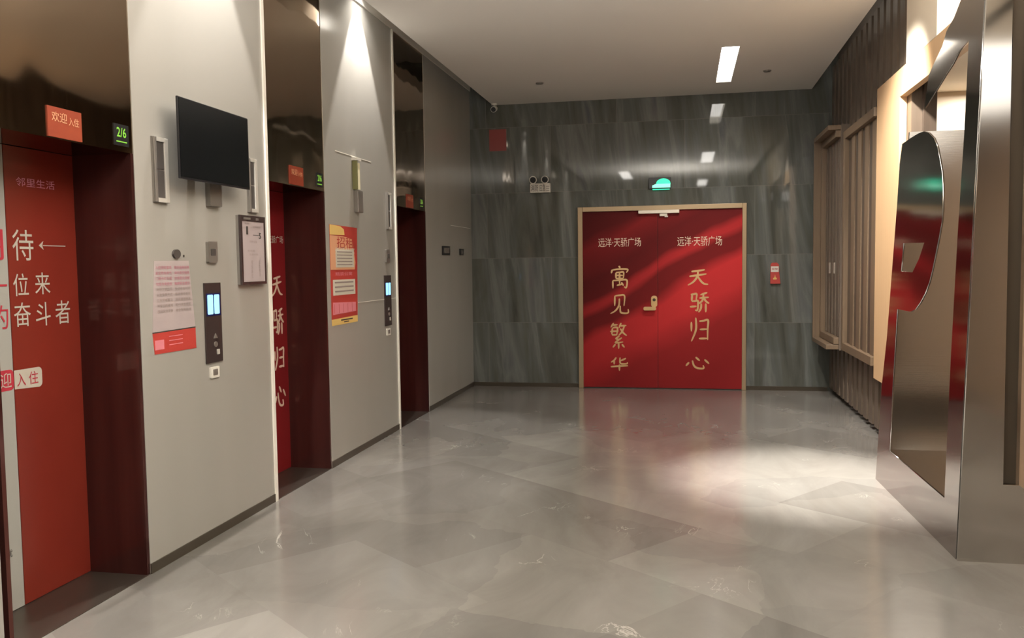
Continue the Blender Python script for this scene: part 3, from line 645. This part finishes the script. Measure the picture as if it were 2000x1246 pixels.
# ------------------------------------------------------------------ third pier switches, end wall fittings
e = empty('wall_switch', (XL, 9.385, 1.67), 'larger dark square switch on the farthest white pier', 'switch')
part('plate', prism(FW, [rounded(9.235, 9.533, 1.672, 1.772, 0.01)], 0, 0.014), m_black, e)
part('rocker', prism(FW, [rounded(9.29, 9.478, 1.692, 1.752, 0.006)], 0.014, 0.02), m_grey, e)
e = empty('wall_switch', (XL, 10.07, 1.67), 'smaller dark switch on the farthest white pier beside the stone wall', 'switch')
part('plate', prism(FW, [rounded(9.990, 10.16, 1.675, 1.753, 0.008)], 0, 0.014), m_black, e)
part('rocker', prism(FW, [rounded(10.045, 10.105, 1.688, 1.740, 0.005)], 0.014, 0.02), m_grey, e)
ex = empty('exit_sign', (-0.30, YB, 2.44), 'glowing green exit sign on the stone wall above the red doors', 'exit sign')
part('housing', fbox(FB, (-0.43, -0.165, 2.45, 2.585, 0, 0.03)), m_black, ex, bevel=0.004)
part('running_figure_face', prism(FB, [[(-0.345, 2.50)] + [(-0.255 - 0.085 * math.cos(math.pi * k / 10), 2.515 + 0.058 * math.sin(math.pi * k / 10)) for k in range(11)] + [(-0.170, 2.50)]], 0.03, 0.034), m_exit, ex)
part('arrow_face', prism(FB, [[(-0.388, 2.462), (-0.172, 2.462), (-0.172, 2.508), (-0.345, 2.508), (-0.388, 2.490)]], 0.03, 0.036), m_exitpale, ex)
part('edge_glow', fbox(FB, (-0.385, -0.18, 2.438, 2.448, 0.0, 0.028)), m_exit, ex)
em = empty('emergency_light', (-1.77, YB, 2.44), 'white twin head emergency light on the stone wall left of the doors', 'emergency light')
body = part('housing', fbox(FB, (-1.895, -1.640, 2.445, 2.560, 0, 0.06)), m_white, em, bevel=0.006)
for u in (-1.85, -1.70):
    bm = bmesh.new(); cyl(bm, FB(u, 2.615, 0.0), FB(u, 2.600, 0.09), 0.025, 0.048); hd = part('lamp_head', bm, m_white, em)
    bm = bmesh.new(); cyl(bm, FB(u, 2.600, 0.09), FB(u, 2.599, 0.094), 0.038); sub('reflector', bm, m_black, hd, em)
    bm = bmesh.new(); cyl(bm, FB(u, 2.555, 0.03), FB(u, 2.600, 0.03), 0.012); sub('bracket', bm, m_lightgrey, hd, em)
text('lettering', '消防', FB, -1.885, -1.79, 2.46, 2.548, m_darkink, body, em, 0.062)
text('lettering', '应急', FB, -1.775, -1.70, 2.46, 2.548, m_darkink, body, em, 0.062)
sub('grille', fbox(FB, (-1.69, -1.65, 2.465, 2.472, 0.06, 0.063), (-1.69, -1.65, 2.49, 2.497, 0.06, 0.063), (-1.69, -1.65, 2.515, 2.522, 0.06, 0.063)), m_grey, body, em)
fb = empty('fire_alarm', (1.055, YB, 1.28), 'small red fire alarm card holder with white label on the right stone wall', 'alarm')
part('body', prism(FB, [[(1.0, 1.285), (1.115, 1.285), (1.100, 1.425), (1.098, 1.512), (1.075, 1.535), (1.020, 1.535), (1.002, 1.515)]], 0, 0.03), m_posterred, fb)
lb = part('white_label', fbox(FB, (1.006, 1.094, 1.425, 1.492, 0.03, 0.033)), m_white, fb)
text('lettering', '报警', FB, 1.015, 1.085, 1.448, 1.474, m_redink, lb, fb, 0.035)
part('emblem', prism(FB, [[(1.033, 1.335), (1.070, 1.335), (1.074, 1.350), (1.060, 1.362), (1.054, 1.395), (1.046, 1.362), (1.030, 1.350)]], 0.03, 0.032), m_yellow, fb)
e = obj('red_reflection', fbox(FB, (-2.42, -2.20, 2.985, 3.255, 0, 0.003)), m_mauvered); tag(e, 'dull red painted reflection high on the stone wall near the left corner', 'painted reflection')  # flat patch that paints a red reflection onto the glossy stone
# camera under the ceiling corner
cc = empty('security_camera', (-2.33, 10.52, CZ), 'small white bullet security camera under the far left ceiling corner', 'security camera')
bm = bmesh.new(); cyl(bm, (-2.325, 10.50, CZ), (-2.325, 10.50, CZ - 0.02), 0.035); part('mount', bm, m_white, cc)
bm = bmesh.new(); cyl(bm, (-2.325, 10.53, CZ - 0.055), (-2.318, 10.42, CZ - 0.085), 0.036); part('housing', bm, m_white, cc, smooth=False)
bm = bmesh.new(); cyl(bm, (-2.318, 10.42, CZ - 0.085), (-2.3176, 10.412, CZ - 0.087), 0.030); part('lens', bm, m_black, cc)
bm = bmesh.new(); cyl(bm, (-2.325, 10.50, CZ - 0.02), (-2.323, 10.49, CZ - 0.06), 0.012); part('neck', bm, m_white, cc)
# ceiling trough lamp
tl = empty('ceiling_lamp', ((TX0 + TX1) / 2, (TY0 + TY1) / 2, CZ), 'long bright recessed lamp in the white ceiling above the doors', 'lamp')
tx0, tx1 = TX0 + 0.001, TX1 - 0.001
part('trough', box((tx0, tx0 + 0.006, TY0 + 0.001, TY1 - 0.001, CZ + 0.002, CZ + 0.115), (tx1 - 0.006, tx1, TY0 + 0.001, TY1 - 0.001, CZ + 0.002, CZ + 0.115),
                   (tx0, tx1, TY1 - 0.007, TY1 - 0.001, CZ + 0.002, CZ + 0.115), (tx0, tx1, TY0 + 0.001, TY0 + 0.007, CZ + 0.002, CZ + 0.115)), m_trough, tl)
part('diffuser', box((tx0 + 0.006, tx1 - 0.006, TY0 + 0.008, TY1 - 0.008, CZ + 0.105, CZ + 0.115)), m_lampglow, tl)
for i, (x, y, wh) in enumerate(((-1.573, 9.45, 'left'), (0.85, 9.47, 'right of the recessed lamp'))):
    bm = bmesh.new(); cyl(bm, (x, y, CZ), (x, y, CZ - 0.012), 0.045, 0.035); o = obj('sprinkler', bm, m_grey)
    tag(o, ('small round sprinkler in the ceiling on the left above the emergency light', 'small round sprinkler in the ceiling right of the recessed lamp')[i], 'sprinkler', 'ceiling sprinklers')
